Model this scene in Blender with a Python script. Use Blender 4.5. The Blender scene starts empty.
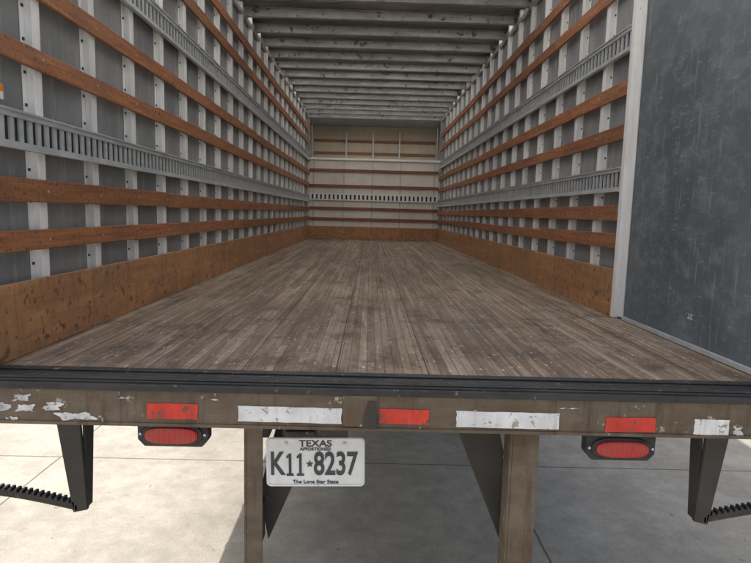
import bpy, bmesh, math, random
from mathutils import Vector, Matrix
random.seed(7)
CZ=1.73
FZ=CZ-0.51           # cargo floor height
XL,XR=-1.16,1.28     # inner faces of the walls
YR,YF=1.62,10.95     # rear edge / front bulkhead
TOP=CZ+1.84
S=bpy.context.scene
COL=S.collection

# ---------------------------------------------------------------- nodes
def newmat(name):
    m=bpy.data.materials.new(name); m.use_nodes=True
    nt=m.node_tree; b=nt.nodes['Principled BSDF']
    return m,nt,b
def N(nt,t,**k):
    n=nt.nodes.new(t)
    for a,v in k.items(): setattr(n,a,v)
    return n
def L(nt,a,b): nt.links.new(a,b)
def noise(nt,scale,detail=5,rough=.6,stretch=(1,1,1),off=(0,0,0)):
    tc=N(nt,'ShaderNodeTexCoord'); mp=N(nt,'ShaderNodeMapping')
    mp.inputs['Scale'].default_value=stretch; mp.inputs['Location'].default_value=off
    L(nt,tc.outputs['Object'],mp.inputs['Vector'])
    n=N(nt,'ShaderNodeTexNoise'); n.inputs['Scale'].default_value=scale
    n.inputs['Detail'].default_value=detail; n.inputs['Roughness'].default_value=rough
    L(nt,mp.outputs[0],n.inputs['Vector']); return n.outputs['Fac']
def ramp(nt,fac,stops):
    r=N(nt,'ShaderNodeValToRGB'); e=r.color_ramp.elements
    while len(e)<len(stops): e.new(.5)
    for i,(p,c) in enumerate(stops):
        e[i].position=p; e[i].color=(*c,1) if len(c)==3 else c
    L(nt,fac,r.inputs[0]); return r.outputs[0]
def g(v): return (v,v,v)
def mix(nt,fac,a,b,mode='MIX'):
    m=N(nt,'ShaderNodeMix',data_type='RGBA',blend_type=mode)
    for sock,v in ((m.inputs[0],fac),(m.inputs[6],a),(m.inputs[7],b)):
        if hasattr(v,'links'): L(nt,v,sock)
        else: sock.default_value=v if isinstance(v,(float,int)) else (*v,1)
    return m.outputs[2]
def math_(nt,op,a,b=None):
    m=N(nt,'ShaderNodeMath',operation=op)
    for i,v in enumerate((a,b)):
        if v is None: continue
        if hasattr(v,'links'): L(nt,v,m.inputs[i])
        else: m.inputs[i].default_value=v
    return m.outputs[0]
def bump(nt,b,h,s,d=.01):
    bn=N(nt,'ShaderNodeBump'); bn.inputs['Strength'].default_value=s; bn.inputs['Distance'].default_value=d
    L(nt,h,bn.inputs['Height']); L(nt,bn.outputs[0],b.inputs['Normal'])
def simple(name,c1,c2,scale=6,stretch=(1,1,1),rough=.6,metal=0,bs=.2,chip=None,chipamt=.62,chipscale=14,dirt=None,dirtscale=1.6,streak=None,island=0):
    m,nt,b=newmat(name)
    n=noise(nt,scale,6,.65,stretch)
    c=ramp(nt,n,[(.3,c1),(.7,c2)])
    if island:
        ge=N(nt,'ShaderNodeNewGeometry'); c=mix(nt,1.0,c,ramp(nt,ge.outputs['Random Per Island'],[(0,g(1-island)),(1,g(1+island*.4))]),'MULTIPLY')
    if dirt:
        d=noise(nt,dirtscale,6,.7,(1,1,1),(3,7,1)); f=ramp(nt,d,[(.45,g(0)),(.7,g(.8))])
        c=mix(nt,f,c,dirt)
    if streak:
        d=noise(nt,22,6,.7,(1,1,.12),(1,1,6)); f=ramp(nt,d,[(.52,g(0)),(.68,g(.75))])
        c=mix(nt,f,c,streak)
    if chip:
        d=noise(nt,chipscale,8,.7,(1,1,1),(9,2,5)); f=ramp(nt,d,[(chipamt,g(0)),(chipamt+.03,g(1))])
        c=mix(nt,f,c,chip)
    L(nt,c,b.inputs['Base Color'])
    b.inputs['Metallic'].default_value=metal
    r=ramp(nt,noise(nt,scale*2,5),[(.3,g(max(0,rough-.12))),(.7,g(min(1,rough+.12)))])
    L(nt,r,b.inputs['Roughness'])
    if bs: bump(nt,b,n,bs)
    return m

M={}
M['wood_rail']=simple('wood_rail',(.22,.082,.034),(.48,.205,.095),26,(1,.12,2),.6,0,.3,(.10,.04,.02),.57,70,dirt=(.20,.10,.06),dirtscale=3.5,island=.35)
M['wood_rail_x']=simple('wood_rail_x',(.17,.065,.035),(.27,.12,.065),26,(.12,1,2),.6,0,.3)
M['kick']=simple('kick_plywood',(.34,.16,.07),(.52,.275,.13),9,(1,.15,2),.6,0,.2,(.16,.09,.055),.57,30,dirt=(.24,.135,.08),dirtscale=2.2,streak=(.22,.13,.08))
M['alu']=simple('aluminium_post',(.74,.75,.76),(.90,.90,.90),12,(1,1,.4),.42,.08,.15,(.35,.35,.35),.66,35,streak=(.60,.60,.59),island=.15)
M['bow']=simple('roof_bow_steel',(.30,.30,.29),(.56,.56,.55),10,(.4,1,1),.38,.35,.2,(.13,.13,.12),.58,12)
M['galv']=simple('galvanised_track',(.42,.45,.48),(.62,.65,.67),18,(1,.5,1),.42,.35,.15,(.25,.25,.25),.66,30)
M['hole']=simple('track_shadow_backing',(.02,.022,.024),(.045,.047,.05),18,(1,.5,1),.7,0,.1)  # near-black, painted shade for the track slots; also colours the rivets
M['skin']=simple('wall_liner',(.19,.205,.22),(.33,.34,.35),3,(1,1,.6),.40,.1,.06,(.5,.5,.5),.68,9,dirt=(.15,.16,.165),dirtscale=1.2,streak=(.38,.39,.40))
M['black']=simple('black_rubber_steel',(.012,.013,.014),(.045,.045,.046),15,(.3,1,1),.6,0,.5,(.16,.145,.12),.62,28)
M['dark']=simple('chassis_black',(.018,.017,.016),(.05,.046,.042),10,(1,1,1),.6,0,.3,(.10,.07,.05),.62,20)
M['frame']=simple('worn_frame_paint',(.080,.060,.042),(.17,.132,.095),9,(.35,1,1),.6,0,.4,(.40,.35,.29),.625,20,dirt=(.085,.040,.020),dirtscale=8,streak=(.055,.034,.022))
M['white_tape']=simple('white_reflective_tape',(.54,.56,.58),(.80,.81,.83),12,(1,1,1),.35,0,.1,(.30,.28,.25),.57,26,streak=(.44,.43,.40))
M['red_tape']=simple('red_reflective_tape',(.46,.02,.012),(.72,.05,.03),14,(1,1,1),.35,0,.1,(.18,.06,.04),.57,26,streak=(.33,.03,.02))
M['torn']=simple('torn_tape',(.30,.32,.33),(.75,.77,.8),30,(1,1,1),.4,.2,.3,(.14,.115,.09),.54,34)
M['tire']=simple('tire_rubber',(.02,.02,.02),(.04,.04,.04),20,(1,1,1),.8,0,.3)
M['cream']=simple('front_panel',(.70,.65,.58),(.82,.78,.72),2,(1,1,.4),.45,0,.05,dirt=(.58,.52,.44),dirtscale=1.4)
M['attic']=simple('attic_panel',(.46,.39,.28),(.60,.52,.40),2,(1,1,.4),.5,0,.05)
M['white']=simple('white_paint',(.76,.76,.75),(.84,.84,.83),4,(1,1,1),.4,0,.05)
M['orange']=simple('orange_sticker',(.75,.22,.03),(.8,.3,.05),4,(1,1,1),.4,0,.05)
M['plate']=simple('plate_white',(.64,.66,.67),(.78,.80,.82),5,(1,1,1),.4,0,.03,(.40,.37,.33),.63,60,dirt=(.58,.57,.53),dirtscale=14)
M['ink']=simple('plate_ink',(.025,.027,.035),(.06,.06,.07),20,(1,1,1),.5,0,0)
m,nt,b=newmat('red_lens'); 
w=N(nt,'ShaderNodeTexWave'); w.inputs['Scale'].default_value=60; tc=N(nt,'ShaderNodeTexCoord'); L(nt,tc.outputs['Object'],w.inputs['Vector'])
L(nt,mix(nt,ramp(nt,noise(nt,18,6,.7),[(.42,g(0)),(.70,g(.7))]),ramp(nt,w.outputs['Fac'],[(0,(.26,.006,.006)),(1,(.55,.03,.025))]),(.25,.08,.06)),b.inputs['Base Color']); b.inputs['Roughness'].default_value=.28
bump(nt,b,w.outputs['Fac'],.3,.004); M['lens']=m

m,nt,b=newmat('scuffed_grey_panel')
n1=noise(nt,2.2,8,.7); n2=noise(nt,11,9,.8,(1,.8,1.2)); n3=noise(nt,55,5,.7,(1,.25,1.5)); n4=noise(nt,30,5,.7,(1,1.5,.12),(2,2,2))
c=ramp(nt,n1,[(.3,(.07,.09,.106)),(.7,(.15,.176,.197))])
c=mix(nt,ramp(nt,n2,[(.48,g(0)),(.72,g(.65))]),c,(.27,.30,.325))
c=mix(nt,ramp(nt,n3,[(.60,g(0)),(.72,g(.5))]),c,(.42,.44,.46))
c=mix(nt,ramp(nt,n4,[(.58,g(0)),(.72,g(.45))]),c,(.38,.40,.42))
L(nt,c,b.inputs['Base Color']); L(nt,ramp(nt,n2,[(.3,g(.35)),(.7,g(.6))]),b.inputs['Roughness']); bump(nt,b,n2,.08); M['panel']=m

# hardwood floor
m,nt,b=newmat('hardwood_floor')
tc=N(nt,'ShaderNodeTexCoord'); sp=N(nt,'ShaderNodeSeparateXYZ'); L(nt,tc.outputs['Object'],sp.inputs[0])
u=math_(nt,'DIVIDE',sp.outputs['X'],.030); iu=math_(nt,'FLOOR',u)
wn=N(nt,'ShaderNodeTexWhiteNoise',noise_dimensions='1D'); L(nt,iu,wn.inputs['W'])
v=math_(nt,'ADD',math_(nt,'DIVIDE',sp.outputs['Y'],1.9),math_(nt,'MULTIPLY',wn.outputs['Value'],9.0)); iv=math_(nt,'FLOOR',v)
cb=N(nt,'ShaderNodeCombineXYZ'); L(nt,iu,cb.inputs[0]); L(nt,iv,cb.inputs[1])
w2=N(nt,'ShaderNodeTexWhiteNoise',noise_dimensions='2D'); L(nt,cb.outputs[0],w2.inputs['Vector'])
c=ramp(nt,w2.outputs['Value'],[(0,(.21,.15,.105)),(.35,(.28,.208,.15)),(.7,(.33,.25,.183)),(1,(.42,.33,.25))])
gr=noise(nt,45,6,.7,(1,.05,1)); c=mix(nt,.75,c,ramp(nt,gr,[(.3,g(.42)),(.7,g(1.2))]),'MULTIPLY')
d1=noise(nt,1.4,7,.7,(1.3,.35,1)); c=mix(nt,ramp(nt,d1,[(.45,g(0)),(.66,g(.7))]),c,(.14,.112,.09))
d2=noise(nt,4,8,.75,(1.5,.3,1),(5,3,0)); c=mix(nt,ramp(nt,d2,[(.46,g(0)),(.70,g(.65))]),c,(.43,.375,.32))
d4=noise(nt,9,6,.7,(2,.12,1),(2,6,0)); c=mix(nt,ramp(nt,d4,[(.52,g(0)),(.66,g(.75))]),c,(.10,.078,.063))
d5=noise(nt,5,8,.78,(1,.7,1),(7,1,0))
near=ramp(nt,math_(nt,'DIVIDE',sp.outputs['Y'],10.0),[(.17,g(.07)),(.45,g(0))])   # traffic grime is heavier by the door
c=mix(nt,ramp(nt,math_(nt,'ADD',d5,near),[(.55,g(0)),(.68,g(.72))]),c,(.075,.060,.050))
d3=noise(nt,60,4,.6,(1,.4,1),(1,8,0)); c=mix(nt,ramp(nt,d3,[(.63,g(0)),(.69,g(.7))]),c,(.62,.59,.55))
fu=math_(nt,'FRACT',u); gap=math_(nt,'LESS_THAN',fu,.10)
fb=math_(nt,'FRACT',math_(nt,'DIVIDE',math_(nt,'ADD',sp.outputs['X'],10.0),.30)); gap2=math_(nt,'LESS_THAN',fb,.018)
fv=math_(nt,'LESS_THAN',math_(nt,'FRACT',v),.002)
gg=math_(nt,'MAXIMUM',math_(nt,'MULTIPLY',gap,.55),math_(nt,'MAXIMUM',math_(nt,'MULTIPLY',gap2,.85),math_(nt,'MULTIPLY',fv,.6)))
c=mix(nt,gg,c,(.05,.038,.03))
L(nt,c,b.inputs['Base Color']); L(nt,ramp(nt,d2,[(.3,g(.60)),(.7,g(.82))]),b.inputs['Roughness']); b.inputs['Specular IOR Level'].default_value=.3
h=math_(nt,'SUBTRACT',gr,gg); bump(nt,b,h,.4,.003); M['floor']=m

# roof: opaque metal sheets; translucent strips added between them to light the interior
m,nt,b=newmat('roof_sheet')
n1=noise(nt,3,6,.6,(.5,2.5,1)); n2=noise(nt,1.1,5,.6)
gc=mix(nt,ramp(nt,n2,[(.35,g(0)),(.65,g(.8))]),ramp(nt,n1,[(.3,g(.16)),(.7,g(.62))]),g(.12))
L(nt,gc,b.inputs['Base Color']); b.inputs['Metallic'].default_value=.75; b.inputs['Roughness'].default_value=.30; bump(nt,b,n1,.7,.05); M['roof']=m
m,nt,b=newmat('roof_daylight_strip')
n1=noise(nt,5,6,.6,(.5,2.5,1))
L(nt,ramp(nt,n1,[(.3,g(.35)),(.7,g(.6))]),b.inputs['Base Color'])
tr=N(nt,'ShaderNodeBsdfTranslucent'); L(nt,ramp(nt,n1,[(.35,(.8,.79,.77)),(.65,(1,.99,.97))]),tr.inputs[0])
mx=N(nt,'ShaderNodeMixShader'); mx.inputs[0].default_value=.9
L(nt,b.outputs[0],mx.inputs[1]); L(nt,tr.outputs[0],mx.inputs[2]); L(nt,mx.outputs[0],nt.nodes['Material Output'].inputs[0]); M['strip']=m

# concrete
m,nt,b=newmat('concrete')
n1=noise(nt,.7,8,.7); n2=noise(nt,8,8,.7); n3=noise(nt,90,3,.6); n4=noise(nt,1.7,9,.75,(1,1,1),(8,8,0))
c=ramp(nt,n1,[(.3,(.385,.35,.295)),(.7,(.48,.445,.385))])
c=mix(nt,.7,c,ramp(nt,n2,[(.3,g(.66)),(.7,g(1.1))]),'MULTIPLY'); c=mix(nt,.6,c,ramp(nt,n3,[(.3,g(.70)),(.7,g(1.1))]),'MULTIPLY')
c=mix(nt,.8,c,ramp(nt,n4,[(.32,g(.70)),(.65,g(1.08))]),'MULTIPLY')
tc=N(nt,'ShaderNodeTexCoord'); sp=N(nt,'ShaderNodeSeparateXYZ'); L(nt,tc.outputs['Object'],sp.inputs[0])
wob=math_(nt,'MULTIPLY',math_(nt,'SUBTRACT',noise(nt,6,4,.6),.5),.015)
def joint(s,o):
    f=math_(nt,'FRACT',math_(nt,'DIVIDE',math_(nt,'ADD',math_(nt,'ADD',s,wob),305-o),3.05)); return math_(nt,'LESS_THAN',f,.004)
j=math_(nt,'MAXIMUM',joint(sp.outputs['X'],.95),joint(sp.outputs['Y'],3.78))
st=noise(nt,2.6,6,.7,(1,1,1),(4,4,0)); c=mix(nt,ramp(nt,st,[(.52,g(0)),(.68,g(.55))]),c,(.24,.22,.19))
s2=noise(nt,14,5,.7,(1,1,1),(1,4,0)); c=mix(nt,ramp(nt,s2,[(.63,g(0)),(.69,g(.55))]),c,(.13,.12,.105))
c=mix(nt,math_(nt,'MULTIPLY',j,.8),c,(.07,.065,.06))
L(nt,c,b.inputs['Base Color']); b.inputs['Roughness'].default_value=.85; bump(nt,b,n2,.3,.01); M['concrete']=m

# ---------------------------------------------------------------- mesh helpers
def link(o,parent=None):
    COL.objects.link(o)
    if parent: o.parent=parent
    return o
def obj(name,bm,mat,parent=None,bevel=0,smooth=False):
    me=bpy.data.meshes.new(name); bmesh.ops.recalc_face_normals(bm,faces=bm.faces); bm.to_mesh(me); bm.free()
    me.materials.append(M[mat]); o=bpy.data.objects.new(name,me)
    if smooth:
        for p in me.polygons: p.use_smooth=True
    if bevel:
        md=o.modifiers.new('b','BEVEL'); md.width=bevel; md.segments=2; md.limit_method='ANGLE'
    return link(o,parent)
def bx(bm,x0,x1,y0,y1,z0,z1):
    vs=[bm.verts.new((x,y,z)) for z in (z0,z1) for y in (y0,y1) for x in (x0,x1)]
    for f in ((0,1,3,2),(4,6,7,5),(0,4,5,1),(2,3,7,6),(0,2,6,4),(1,5,7,3)): bm.faces.new([vs[i] for i in f])
def boxes(name,lst,mat,parent=None,bevel=0):
    bm=bmesh.new()
    for b_ in lst: bx(bm,*b_)
    return obj(name,bm,mat,parent,bevel)
def prism(name,pts,axis,a0,a1,mat,parent=None,bevel=0):
    bm=bmesh.new()
    def mk(p,a):
        return {'x':(a,p[0],p[1]),'y':(p[0],a,p[1]),'z':(p[0],p[1],a)}[axis]
    A=[bm.verts.new(mk(p,a0)) for p in pts]; B=[bm.verts.new(mk(p,a1)) for p in pts]
    bm.faces.new(A); bm.faces.new(B[::-1]); n=len(pts)
    for i in range(n): bm.faces.new((A[i],A[(i+1)%n],B[(i+1)%n],B[i]))
    return obj(name,bm,mat,parent,bevel)
def empty(name):
    e=bpy.data.objects.new(name,None); e.empty_display_size=.2; COL.objects.link(e); return e

truck=empty('box_truck')
boxes('concrete_pavement',[(-400,400,-400,400,-.1,0)],'concrete')

# ---------------------------------------------------------------- floor and sill
boxes('cargo_floor',[(XL-.03,XR+.03,YR+.13,YF,FZ-.05,FZ)],'floor',truck)
boxes('threshold_plate',[(XL-.1,XR+.1,YR+.005,YR+.128,FZ-.06,FZ+.004)],'black',truck,.003)
boxes('threshold_ridges',[(XL-.1,XR+.1,YR+.012,YR+.03,FZ+.0042,FZ+.010),(XL-.1,XR+.1,YR+.095,YR+.125,FZ+.0042,FZ+.011)],'black',truck,.003)
boxes('rear_frame_beam',[(XL-.12,XR+.12,YR-.004,YR+.10,FZ-.128,FZ-.007)],'frame',truck,.006)
boxes('rear_frame_lip',[(XL-.12,XR+.12,YR-.010,YR+.004,FZ-.022,FZ-.002)],'black',truck,.003)
boxes('rear_frame_flange',[(XL-.12,XR+.12,YR-.009,YR-.0045,FZ-.128,FZ-.118)],'frame',truck,.002)

# ---------------------------------------------------------------- side walls
def etrack(lst,back,side,y0,y1,zc,h=.125):
    xin=XL if side<0 else XR
    def add(l_,d0,d1,*r):
        a,b_=xin-side*d0,xin-side*d1
        l_.append((min(a,b_),max(a,b_),*r))
    y=y0
    while y<y1:
        e=min(y+3.05,y1)-.004
        add(lst,-.010,.006,y,e,zc+h/2-.024,zc+h/2)
        add(lst,-.010,.006,y,e,zc-h/2,zc-h/2+.024)
        add(lst,.006,.013,y,e,zc+h/2-.006,zc+h/2)
        add(lst,.006,.013,y,e,zc-h/2,zc-h/2+.006)
        y+=3.05
    add(back,-.014,-.0105,y0,y1,zc-h/2+.002,zc+h/2-.002)  # dark sheet stands in for the shade inside the track slots
    y=y0
    while y<y1-.03:
        add(lst,-.008,-.001,y,y+.024,zc-h/2+.024,zc+h/2-.024)
        y+=.0508
def wall(side,y0,rails,tracks,posts):
    xin=XL if side<0 else XR
    def X(a,b_):
        p,q=xin-side*a,xin-side*b_; return min(p,q),max(p,q)
    tag='left' if side<0 else 'right'
    boxes(tag+'_wall_liner',[(*X(-.048,-.044),y0,YF+.8,FZ-.05,TOP)],'skin',truck)
    boxes(tag+'_outer_skin',[(*X(-.060,-.052),YR,YF+.8,FZ-.1,TOP+.02)],'white',truck)
    l=[];rv=[]
    for y in posts:
        l.append((*X(-.0435,-.040),y-.05,y+.05,FZ+.01,TOP-.01))
        l.append((*X(-.040,-.0145),y-.024,y+.024,FZ+.01,TOP-.01))
        z=FZ+.3
        if y<5:
            while z<TOP-.05:
                for dy in (-.037,.037): rv.append((*X(-.040,-.0365),y+dy-.005,y+dy+.005,z-.005,z+.005))
                z+=.11
    boxes(tag+'_wall_posts',l,'alu',truck,.003)
    boxes(tag+'_post_rivets',rv,'hole',truck)
    l=[]
    for z in rails:
        y=y0+random.uniform(-.5,1)-1.2
        while y<YF-.02:
            ln=2.44; hh=.037+random.uniform(-.003,.003); dz=random.uniform(-.006,.006); dx=random.uniform(-.0015,.0015)
            a,b_=max(y,y0),min(y+ln-.003,YF-.02)
            if b_-a>.05: l.append((*X(-.014,.004+dx),a,b_,CZ+z-hh+dz,CZ+z+hh+dz))
            y+=ln
    boxes(tag+'_wood_rails',l,'wood_rail',truck,.003)
    l=[]
    for z in rails:
        for y in posts:
            if y>y0 and y<6: l.append((*X(.003,.006),y-.004,y+.004,CZ+z-.004,CZ+z+.004))
    boxes(tag+'_rail_bolts',l,'galv',truck,.002)
    l=[];bk=[]
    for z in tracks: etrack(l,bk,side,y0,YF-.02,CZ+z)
    boxes(tag+'_e_tracks',l,'galv',truck); boxes(tag+'_e_track_slot_shade',bk,'hole',truck)
    boxes(tag+'_kick_board',[(*X(-.014,.004),y0,YF-.02,FZ+.001,CZ-.26)],'kick',truck,.003)
    boxes(tag+'_top_rail',[(*X(-.04,-.01),y0,YF,TOP-.12,TOP-.085)],'bow',truck,.004)
PL=[2.08-.4064+.4064*k for k in range(0,22)]
wall(-1,YR+.01,[-.125,.045,.50,.73,1.28,1.50],[.24,1.0],[y for y in PL if y>1.75])
wall(+1,2.95,[-.12,.03,.45,.67,1.20,1.45],[.205,.90],[y for y in PL if y>3.1])
boxes('scuffed_liner_panel',[(XR+.025,XR+.0435,YR,2.90,FZ+.02,TOP-.01)],'panel',truck,.002)
boxes('panel_edge_angle',[(XR-.006,XR+.026,2.905,2.945,FZ+.002,TOP-.01),(XR+.0145,XR+.0245,2.85,2.904,FZ+.012,TOP-.01)],'alu',truck,.003)
boxes('panel_bottom_strip',[(XR+.012,XR+.024,YR,2.85,FZ+.002,FZ+.022)],'galv',truck,.002)
boxes('panel_label',[(XR+.0235,XR+.0249,2.24,2.29,CZ-.395,CZ-.372)],'torn',truck)
boxes('wall_sticker',[(XL-.0435,XL-.042,1.87,1.925,CZ+.335,CZ+.385)],'white',truck)
boxes('wall_sticker_band',[(XL-.0418,XL-.0412,1.87,1.925,CZ+.360,CZ+.385)],'orange',truck)

# ---------------------------------------------------------------- roof
bows=[];sheets=[];strips=[]
y=YR+.2; prev=YR; P=.46
while y<YF+.3:
    wd=.38 if y<4.4 else (.19 if y<6.5 else .24)
    bows.append((XL-.04,XR+.04,y-.03,y+.012,TOP-.008,TOP-.001)); bows.append((XL-.04,XR+.04,y-.012,y+.012,TOP-.085,TOP-.0085))
    bows.append((XL-.04,XR+.04,y-.036,y-.0125,TOP-.085,TOP-.080))
    sheets.append((XL-.06,XR+.06,prev,y+.012,TOP,TOP+.003))
    strips.append((XL-.06,XR+.06,y+.0125,y+.012+wd,TOP,TOP+.003))  # strip added beyond each bow to let light into the box
    prev=y+.0125+wd
    y+=P
sheets.append((XL-.06,XR+.06,prev,YF+.8,TOP,TOP+.003))
boxes('roof_sheets',sheets,'roof',truck); boxes('added_light_strips',strips,'strip',truck)
boxes('roof_bows',bows,'bow',truck,.002)

# ---------------------------------------------------------------- front bulkhead
ZA=CZ+.97
boxes('front_wall_panel',[(XL-.04,XR+.04,YF,YF+.02,FZ-.05,ZA)],'cream',truck)
boxes('front_kick_board',[(XL+.005,XR-.005,YF-.025,YF-.001,FZ+.001,FZ+.24)],'kick',truck,.003)
boxes('front_panel_seams',[(x-.014,x+.014,YF-.008,YF-.0015,FZ+.245,ZA-.02) for x in (XL+.08,XL+.65,XL+1.19,XL+1.72,XR-.08)],'galv',truck,.002)
boxes('front_wood_rails',[(XL,XR,YF-.034,YF-.0145,CZ+z-.026,CZ+z+.026) for z in (-.13,.07,.49,.78)],'wood_rail_x',truck,.003)
l=[(XL,XR,YF-.03,YF-.0146,CZ+.22,CZ+.24),(XL,XR,YF-.03,YF-.0146,CZ+.33,CZ+.35)]
x=XL
while x<XR: l.append((x,x+.045,YF-.028,YF-.015,CZ+.2405,CZ+.3295)); x+=.08
boxes('front_e_track',l,'white',truck); boxes('front_e_track_slot_shade',[(XL,XR,YF-.0140,YF-.0085,CZ+.222,CZ+.348)],'hole',truck)  # dark strip behind the bars is shade painted as colour
boxes('attic_ledge',[(XL-.04,XR+.04,YF-.03,YF+.8,ZA+.001,ZA+.04)],'white',truck,.004)
boxes('attic_panel',[(XL-.04,XR+.04,YF+.78,YF+.8,ZA+.04,TOP)],'attic',truck)
boxes('attic_rails',[(XL,XR,YF+.755,YF+.779,CZ+z-.025,CZ+z+.025) for z in (1.18,1.42)],'wood_rail_x',truck)
boxes('attic_posts',[(x-.015,x+.015,YF+.74,YF+.754,ZA+.05,CZ+1.62) for x in (XL+.65,XL+1.19,XL+1.72)],'galv',truck)
boxes('attic_header',[(XL-.03,XR+.03,YF+.35,YF+.38,CZ+1.66,TOP-.01)],'dark',truck,.004)
boxes('cab_body',[(XL-.0,XR+.0,YF+.85,YF+2.4,.7,2.7)],'white',truck,.12)

# ---------------------------------------------------------------- under-structure
boxes('chassis_rails',[(-.48,-.40,2.3,YF+1.5,CZ-.95,CZ-.70),(.48,.56,2.3,YF+1.5,CZ-.95,CZ-.70)],'dark',truck,.006)
l=[(XL-.04,XR+.04,y,y+.05,FZ-.16,FZ-.055) for y in [YR+.4+.4*k for k in range(22)]]
boxes('floor_cross_members',l,'dark',truck,.004)
def leg(x,tag,w,sg):
    boxes('bumper_leg_'+tag,[(x-w/2,x-w/2+.008,1.70,1.78,CZ-1.30,FZ-.13),(x-w/2+.0082,x+w/2,1.70,1.708,CZ-1.30,FZ-.13)],'frame',truck,.002)
    prism('bumper_gusset_'+tag,[(x-sg*.22,FZ-.13),(x-sg*.07,FZ-.13),(x-sg*.0,CZ-.93),(x-sg*.03,CZ-1.10)],'y',1.80,1.86,'dark',truck,.004)
    boxes('bumper_gusset_tie_'+tag,[(x-.02,x+.02,1.7085,1.80,CZ-1.08,CZ-.95)],'dark',truck,.002)
leg(-.345,'left',.058,-1); leg(.50,'right',.09,1)
boxes('rear_underride_bar',[(-.85,.95,1.66,1.76,CZ-1.32,CZ-1.22)],'dark',truck,.01)
def step(cx,sg,tag):
    prism('step_strap_'+tag,[(cx+sg*.035,FZ-.128),(cx-sg*.040,FZ-.128),(cx-sg*.055,CZ-.95),(cx-sg*.01,CZ-.96)],'y',1.70,1.715,'dark',truck,.003)
    prism('step_strap_side_'+tag,[(1.716,FZ-.128),(1.78,FZ-.128),(1.75,CZ-.95),(1.716,CZ-.95)],'x',cx-sg*.045-.004,cx-sg*.045+.004,'dark',truck,.002)
    n=48; bm=bmesh.new()
    for k in range(n):
        t=k/(n-1); x=cx-sg*.02+sg*t*.42; z=CZ-.935+.05*math.sin(t*math.pi*.6)
        bx(bm,x-.0048,x+.0048,1.700,1.730,z-.018,z+(.010 if k%2 else .003))
    obj('step_rung_'+tag,bm,'dark',truck,.002)
    prism('step_outer_strap_'+tag,[(cx+sg*.40,FZ-.128),(cx+sg*.43,FZ-.128),(cx+sg*.43,CZ-.90),(cx+sg*.40,CZ-.90)],'y',1.70,1.715,'dark',truck,.003)
step(-.92,-1,'left'); step(1.11,1,'right')
def wheel(x,y,name):
    bm=bmesh.new(); prof=[(.16,.0),(.26,.02),(.28,.0),(.44,.01),(.49,.04),(.50,.10),(.50,.16),(.49,.22),(.44,.25),(.28,.26),(.2,.2)]
    n=48; rings=[]
    for i in range(n):
        a=2*math.pi*i/n; rings.append([bm.verts.new((x+w_-.13,y+r*math.cos(a),.50+r*math.sin(a))) for r,w_ in prof])
    for i in range(n):
        for j in range(len(prof)-1): bm.faces.new((rings[i][j],rings[i][j+1],rings[(i+1)%n][j+1],rings[(i+1)%n][j]))
    bm.faces.new([r[0] for r in rings]); bm.faces.new([r[-1] for r in rings])
    obj(name,bm,'tire',truck,0,True)
for x,n in ((-1.08,'tire_1'),(-.78,'tire_2'),(.90,'tire_3'),(1.2,'tire_4')): wheel(x,5.6,n)
for x,n in ((-1.0,'tire_5'),(1.12,'tire_6')): wheel(x,YF+1.4,n)
boxes('rear_axle',[(-.7,.85,5.52,5.68,.42,.58)],'dark',truck,.04)

# ---------------------------------------------------------------- tapes
yt=YR-.0065
def tape(name,cx,w,zc,h,mat,tilt=0):
    pts=[];n=12
    rnd=random.Random(name)
    for i in range(n): pts.append((cx-w/2+w*i/(n-1),CZ+zc+h/2-rnd.uniform(0,.0014)+tilt*(i/(n-1)-.5)*w))
    for i in range(1,4): pts.append((cx+w/2-rnd.uniform(0,.003),CZ+zc+h/2-h*i/4+tilt*.5*w))
    for i in range(n): pts.append((cx+w/2-w*i/(n-1),CZ+zc-h/2+rnd.uniform(0,.0014)-tilt*(i/(n-1)-.5)*w))
    for i in range(1,4): pts.append((cx-w/2+rnd.uniform(0,.003),CZ+zc-h/2+h*i/4-tilt*.5*w))
    prism(name,pts,'y',yt,YR-.0042,mat,truck)
tape('red_tape_1',-.563,.15,-.591,.048,'red_tape',.004); tape('white_tape_1',-.220,.305,-.594,.048,'white_tape',-.006)
tape('red_tape_2',.115,.148,-.592,.046,'red_tape',-.008); tape('white_tape_2',.420,.305,-.596,.050,'white_tape',-.004)
tape('red_tape_3',.785,.15,-.602,.045,'red_tape',.01); tape('white_tape_3',1.026,.105,-.604,.048,'white_tape',-.01)
def ragged(name,cx,cz,w,h,mat,seed):
    r=random.Random(seed); n=40; pts=[]
    ph=[r.uniform(0,6.28) for _ in range(5)]; am=[.22,.16,.12,.08,.06]
    for i in range(n):
        a=2*math.pi*i/n; k=1+sum(am[j]*math.sin((j*2+2)*a+ph[j]) for j in range(5))+r.uniform(-.05,.05)
        ca,sa=math.cos(a),math.sin(a)
        pts.append((cx+w/2*k*math.copysign(abs(ca)**.6,ca),CZ+cz+h/2*k*math.copysign(abs(sa)**.6,sa)))
    prism(name,pts,'y',yt+.0003,YR-.0042,mat,truck)
for i,(cx,cz,w,h) in enumerate([(-1.00,-.560,.05,.018),(-.99,-.590,.045,.022),(-.91,-.583,.05,.024),(-.845,-.612,.09,.026),(-1.09,-.590,.08,.034),(1.105,-.61,.03,.03),(-.70,-.553,.035,.005),(-1.03,-.622,.03,.010),(.60,-.556,.04,.004),(.92,-.632,.04,.005),(-.44,-.553,.02,.004),(-.44,-.635,.05,.004),(.22,-.634,.04,.004)]):
    ragged('torn_tape_%d'%i,cx,cz,w,h,'torn',i)
boxes('centre_latch_block',[(-.065,.035,YR-.012,YR-.0042,FZ-.115,FZ-.02)],'frame',truck,.004)
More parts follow.
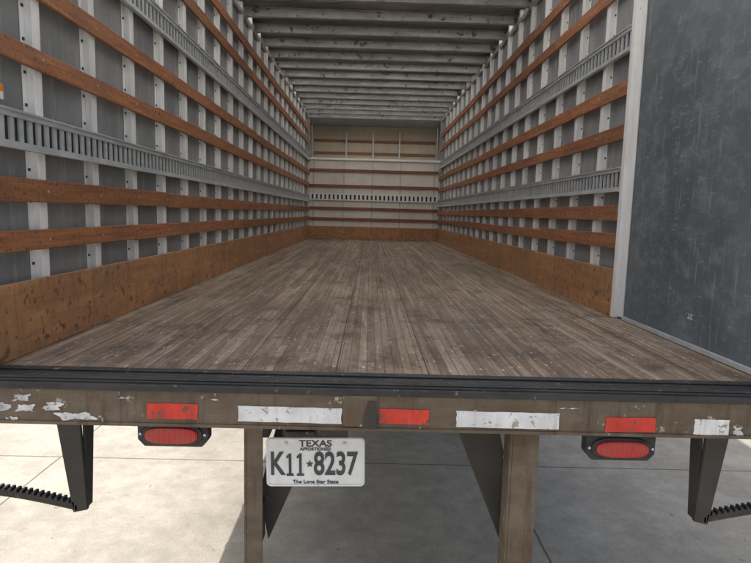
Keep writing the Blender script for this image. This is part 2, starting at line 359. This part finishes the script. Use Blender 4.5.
prism('latch_plate',[(-.01,CZ-.628),(.038,CZ-.628),(.030,CZ-.545),(.008,CZ-.545)],'y',YR-.016,YR-.0122,'dark',truck,.002)

# ---------------------------------------------------------------- tail lights
def tail_light(name,cx,zc):
    e=empty(name)
    prism('housing',[(cx-.105,CZ+zc+.04),(cx+.105,CZ+zc+.04),(cx+.105,CZ+zc-.018),(cx+.085,CZ+zc-.040),(cx-.085,CZ+zc-.040),(cx-.105,CZ+zc-.018)],'y',YR+.012,YR+.055,'black',e,.005)
    for nm,w,h,y0,dep,mt in (('gasket',.178,.068,YR+.013,.008,'black'),('lens',.156,.050,YR+.006,.012,'lens')):
        bm=bmesh.new(); n=48; R=[]
        for s,dy in ((1,0),(1,-dep*.6),(.93,-dep*.9),(.7,-dep),(.3,-dep*1.08)):
            ring=[]
            for i in range(n):
                a=2*math.pi*i/n; ca,sa=math.cos(a),math.sin(a)
                ring.append(bm.verts.new((cx+(w/2-(1-s)*h/2)*math.copysign(abs(ca)**.62,ca),y0+dy,CZ+zc+h/2*s*math.copysign(abs(sa)**.8,sa))))
            R.append(ring)
        for k in range(len(R)-1):
            for i in range(n): bm.faces.new((R[k][i],R[k][(i+1)%n],R[k+1][(i+1)%n],R[k+1][i]))
        bm.faces.new(R[-1]); obj(nm,bm,mt,e,0,True)
    boxes('screws',[(cx+sx*.095-.004,cx+sx*.095+.004,YR+.008,YR+.0119,CZ+zc-.004,CZ+zc+.004) for sx in (-1,1)],'galv',e,.002)
tail_light('tail_light',-.570,-.668); tail_light('tail_light.001',.770,-.682)

# ---------------------------------------------------------------- licence plate
pl=empty('license_plate'); pl.location=(-.150,1.69,CZ-.772)
pl.rotation_euler=(0,math.radians(-1.2),0)
def rr(w,h,r,n=6):
    pts=[]
    for cx,cz,a0 in ((w/2-r,h/2-r,0),(-w/2+r,h/2-r,90),(-w/2+r,-h/2+r,180),(w/2-r,-h/2+r,270)):
        for i in range(n+1):
            a=math.radians(a0+90*i/n); pts.append((cx+r*math.cos(a),cz+r*math.sin(a)))
    return pts
prism('plate_body',rr(.305,.158,.014),'y',0,.003,'plate',pl)
bm=bmesh.new(); o_=rr(.300,.153,.013); i_=rr(.292,.145,.010); n=len(o_)
A=[bm.verts.new((p[0],-.0025,p[1])) for p in o_]; B=[bm.verts.new((p[0],-.0025,p[1])) for p in i_]
C=[bm.verts.new((p[0],-.0002,p[1])) for p in o_]; D=[bm.verts.new((p[0],-.0002,p[1])) for p in i_]
for i in range(n):
    j=(i+1)%n; bm.faces.new((A[i],A[j],B[j],B[i])); bm.faces.new((A[i],C[i],C[j],A[j])); bm.faces.new((B[i],B[j],D[j],D[i]))
obj('plate_rim',bm,'plate',pl)
def text(name,s,size,x,z,sx=1,off=0,ext=.0008,al='CENTER'):
    cu=bpy.data.curves.new(name,'FONT'); cu.body=s; cu.size=size; cu.align_x=al; cu.align_y='CENTER'; cu.extrude=ext; cu.offset=off
    cu.materials.append(M['ink']); o=bpy.data.objects.new(name,cu); COL.objects.link(o)
    o.parent=pl; o.rotation_euler=(math.radians(90),0,0); o.location=(x,-.0012,z); o.scale=(sx,1,1)
for i,(ch,x) in enumerate(zip('K8237',(-.119,.011,.045,.079,.113))): text('plate_digit_%d'%i,ch,.104,x,-.008,.66,.0022)
for i,x in enumerate((-.080,-.048)):
    prism('plate_one_%d'%i,[(x-.010,-.044),(x+.012,-.044),(x+.012,-.037),(x+.005,-.037),(x+.005,.028),(x-.001,.028),(x-.010,.019),(x-.010,.012),(x-.003,.016),(x-.003,-.037),(x-.010,-.037)],'y',-.002,-.0002,'ink',pl)
text('plate_state','TEXAS',.030,.0,.060,1.15,.0006); text('plate_class','APPORTIONED',.014,.0,.042,1.0,.0002)
text('plate_motto','The Lone Star State',.016,.0,-.064,1.1,.0002)
st=[]
for i in range(10):
    a=math.radians(90+36*i); r=.012 if i%2==0 else .005; st.append((-.018+r*math.cos(a),-.006+r*math.sin(a)))
prism('plate_star',st,'y',-.002,-.0002,'ink',pl)
boxes('plate_bolts',[(sx*.09-.005,sx*.09+.005,-.005,-.0003,.056,.066) for sx in (-1,1)],'galv',pl,.002)
boxes('plate_bracket',[(-.10,.10,.0035,.012,-.06,.14)],'dark',pl,.002)
boxes('plate_lamp',[(-.09,.0,-.015,.03,.083,.105)],'black',pl,.005)

# ---------------------------------------------------------------- light
el=math.radians(65); az=math.radians(-82)
sd=Vector((math.sin(az)*math.cos(el),math.cos(az)*math.cos(el),math.sin(el)))
sun=bpy.data.lights.new('sun','SUN'); sun.energy=4.8; sun.angle=math.radians(.5); sun.color=(1,.95,.87)
so=bpy.data.objects.new('sun',sun); COL.objects.link(so); so.rotation_euler=(-sd).to_track_quat('-Z','Y').to_euler(); so.location=(-5,0,12)
w=bpy.data.worlds.new('World'); S.world=w; w.use_nodes=True; nt=w.node_tree
bg=nt.nodes['Background']; sk=nt.nodes.new('ShaderNodeTexSky'); sk.sky_type='NISHITA'; sk.sun_disc=False
sk.sun_elevation=el; sk.sun_rotation=az; sk.dust_density=5.0; sk.air_density=1.3
hs=nt.nodes.new('ShaderNodeHueSaturation'); hs.inputs['Saturation'].default_value=.6; hs.inputs['Value'].default_value=1.4
nt.links.new(sk.outputs[0],hs.inputs['Color']); nt.links.new(hs.outputs[0],bg.inputs[0]); bg.inputs[1].default_value=.15

# ---------------------------------------------------------------- camera
cd=bpy.data.cameras.new('camera'); cd.sensor_width=36; cd.lens=570/751*36; cd.clip_end=2000; cd.clip_start=.02
co=bpy.data.objects.new('camera',cd); COL.objects.link(co)
R=Matrix.Rotation(math.radians(-.72),4,'Z')@Matrix.Rotation(math.radians(90-6.85),4,'X')@Matrix.Rotation(math.radians(1.5),4,'Z')
co.matrix_world=Matrix.Translation((0,0,CZ))@R
S.camera=co
S.view_settings.view_transform='Standard'; S.view_settings.look='None'; S.view_settings.exposure=0
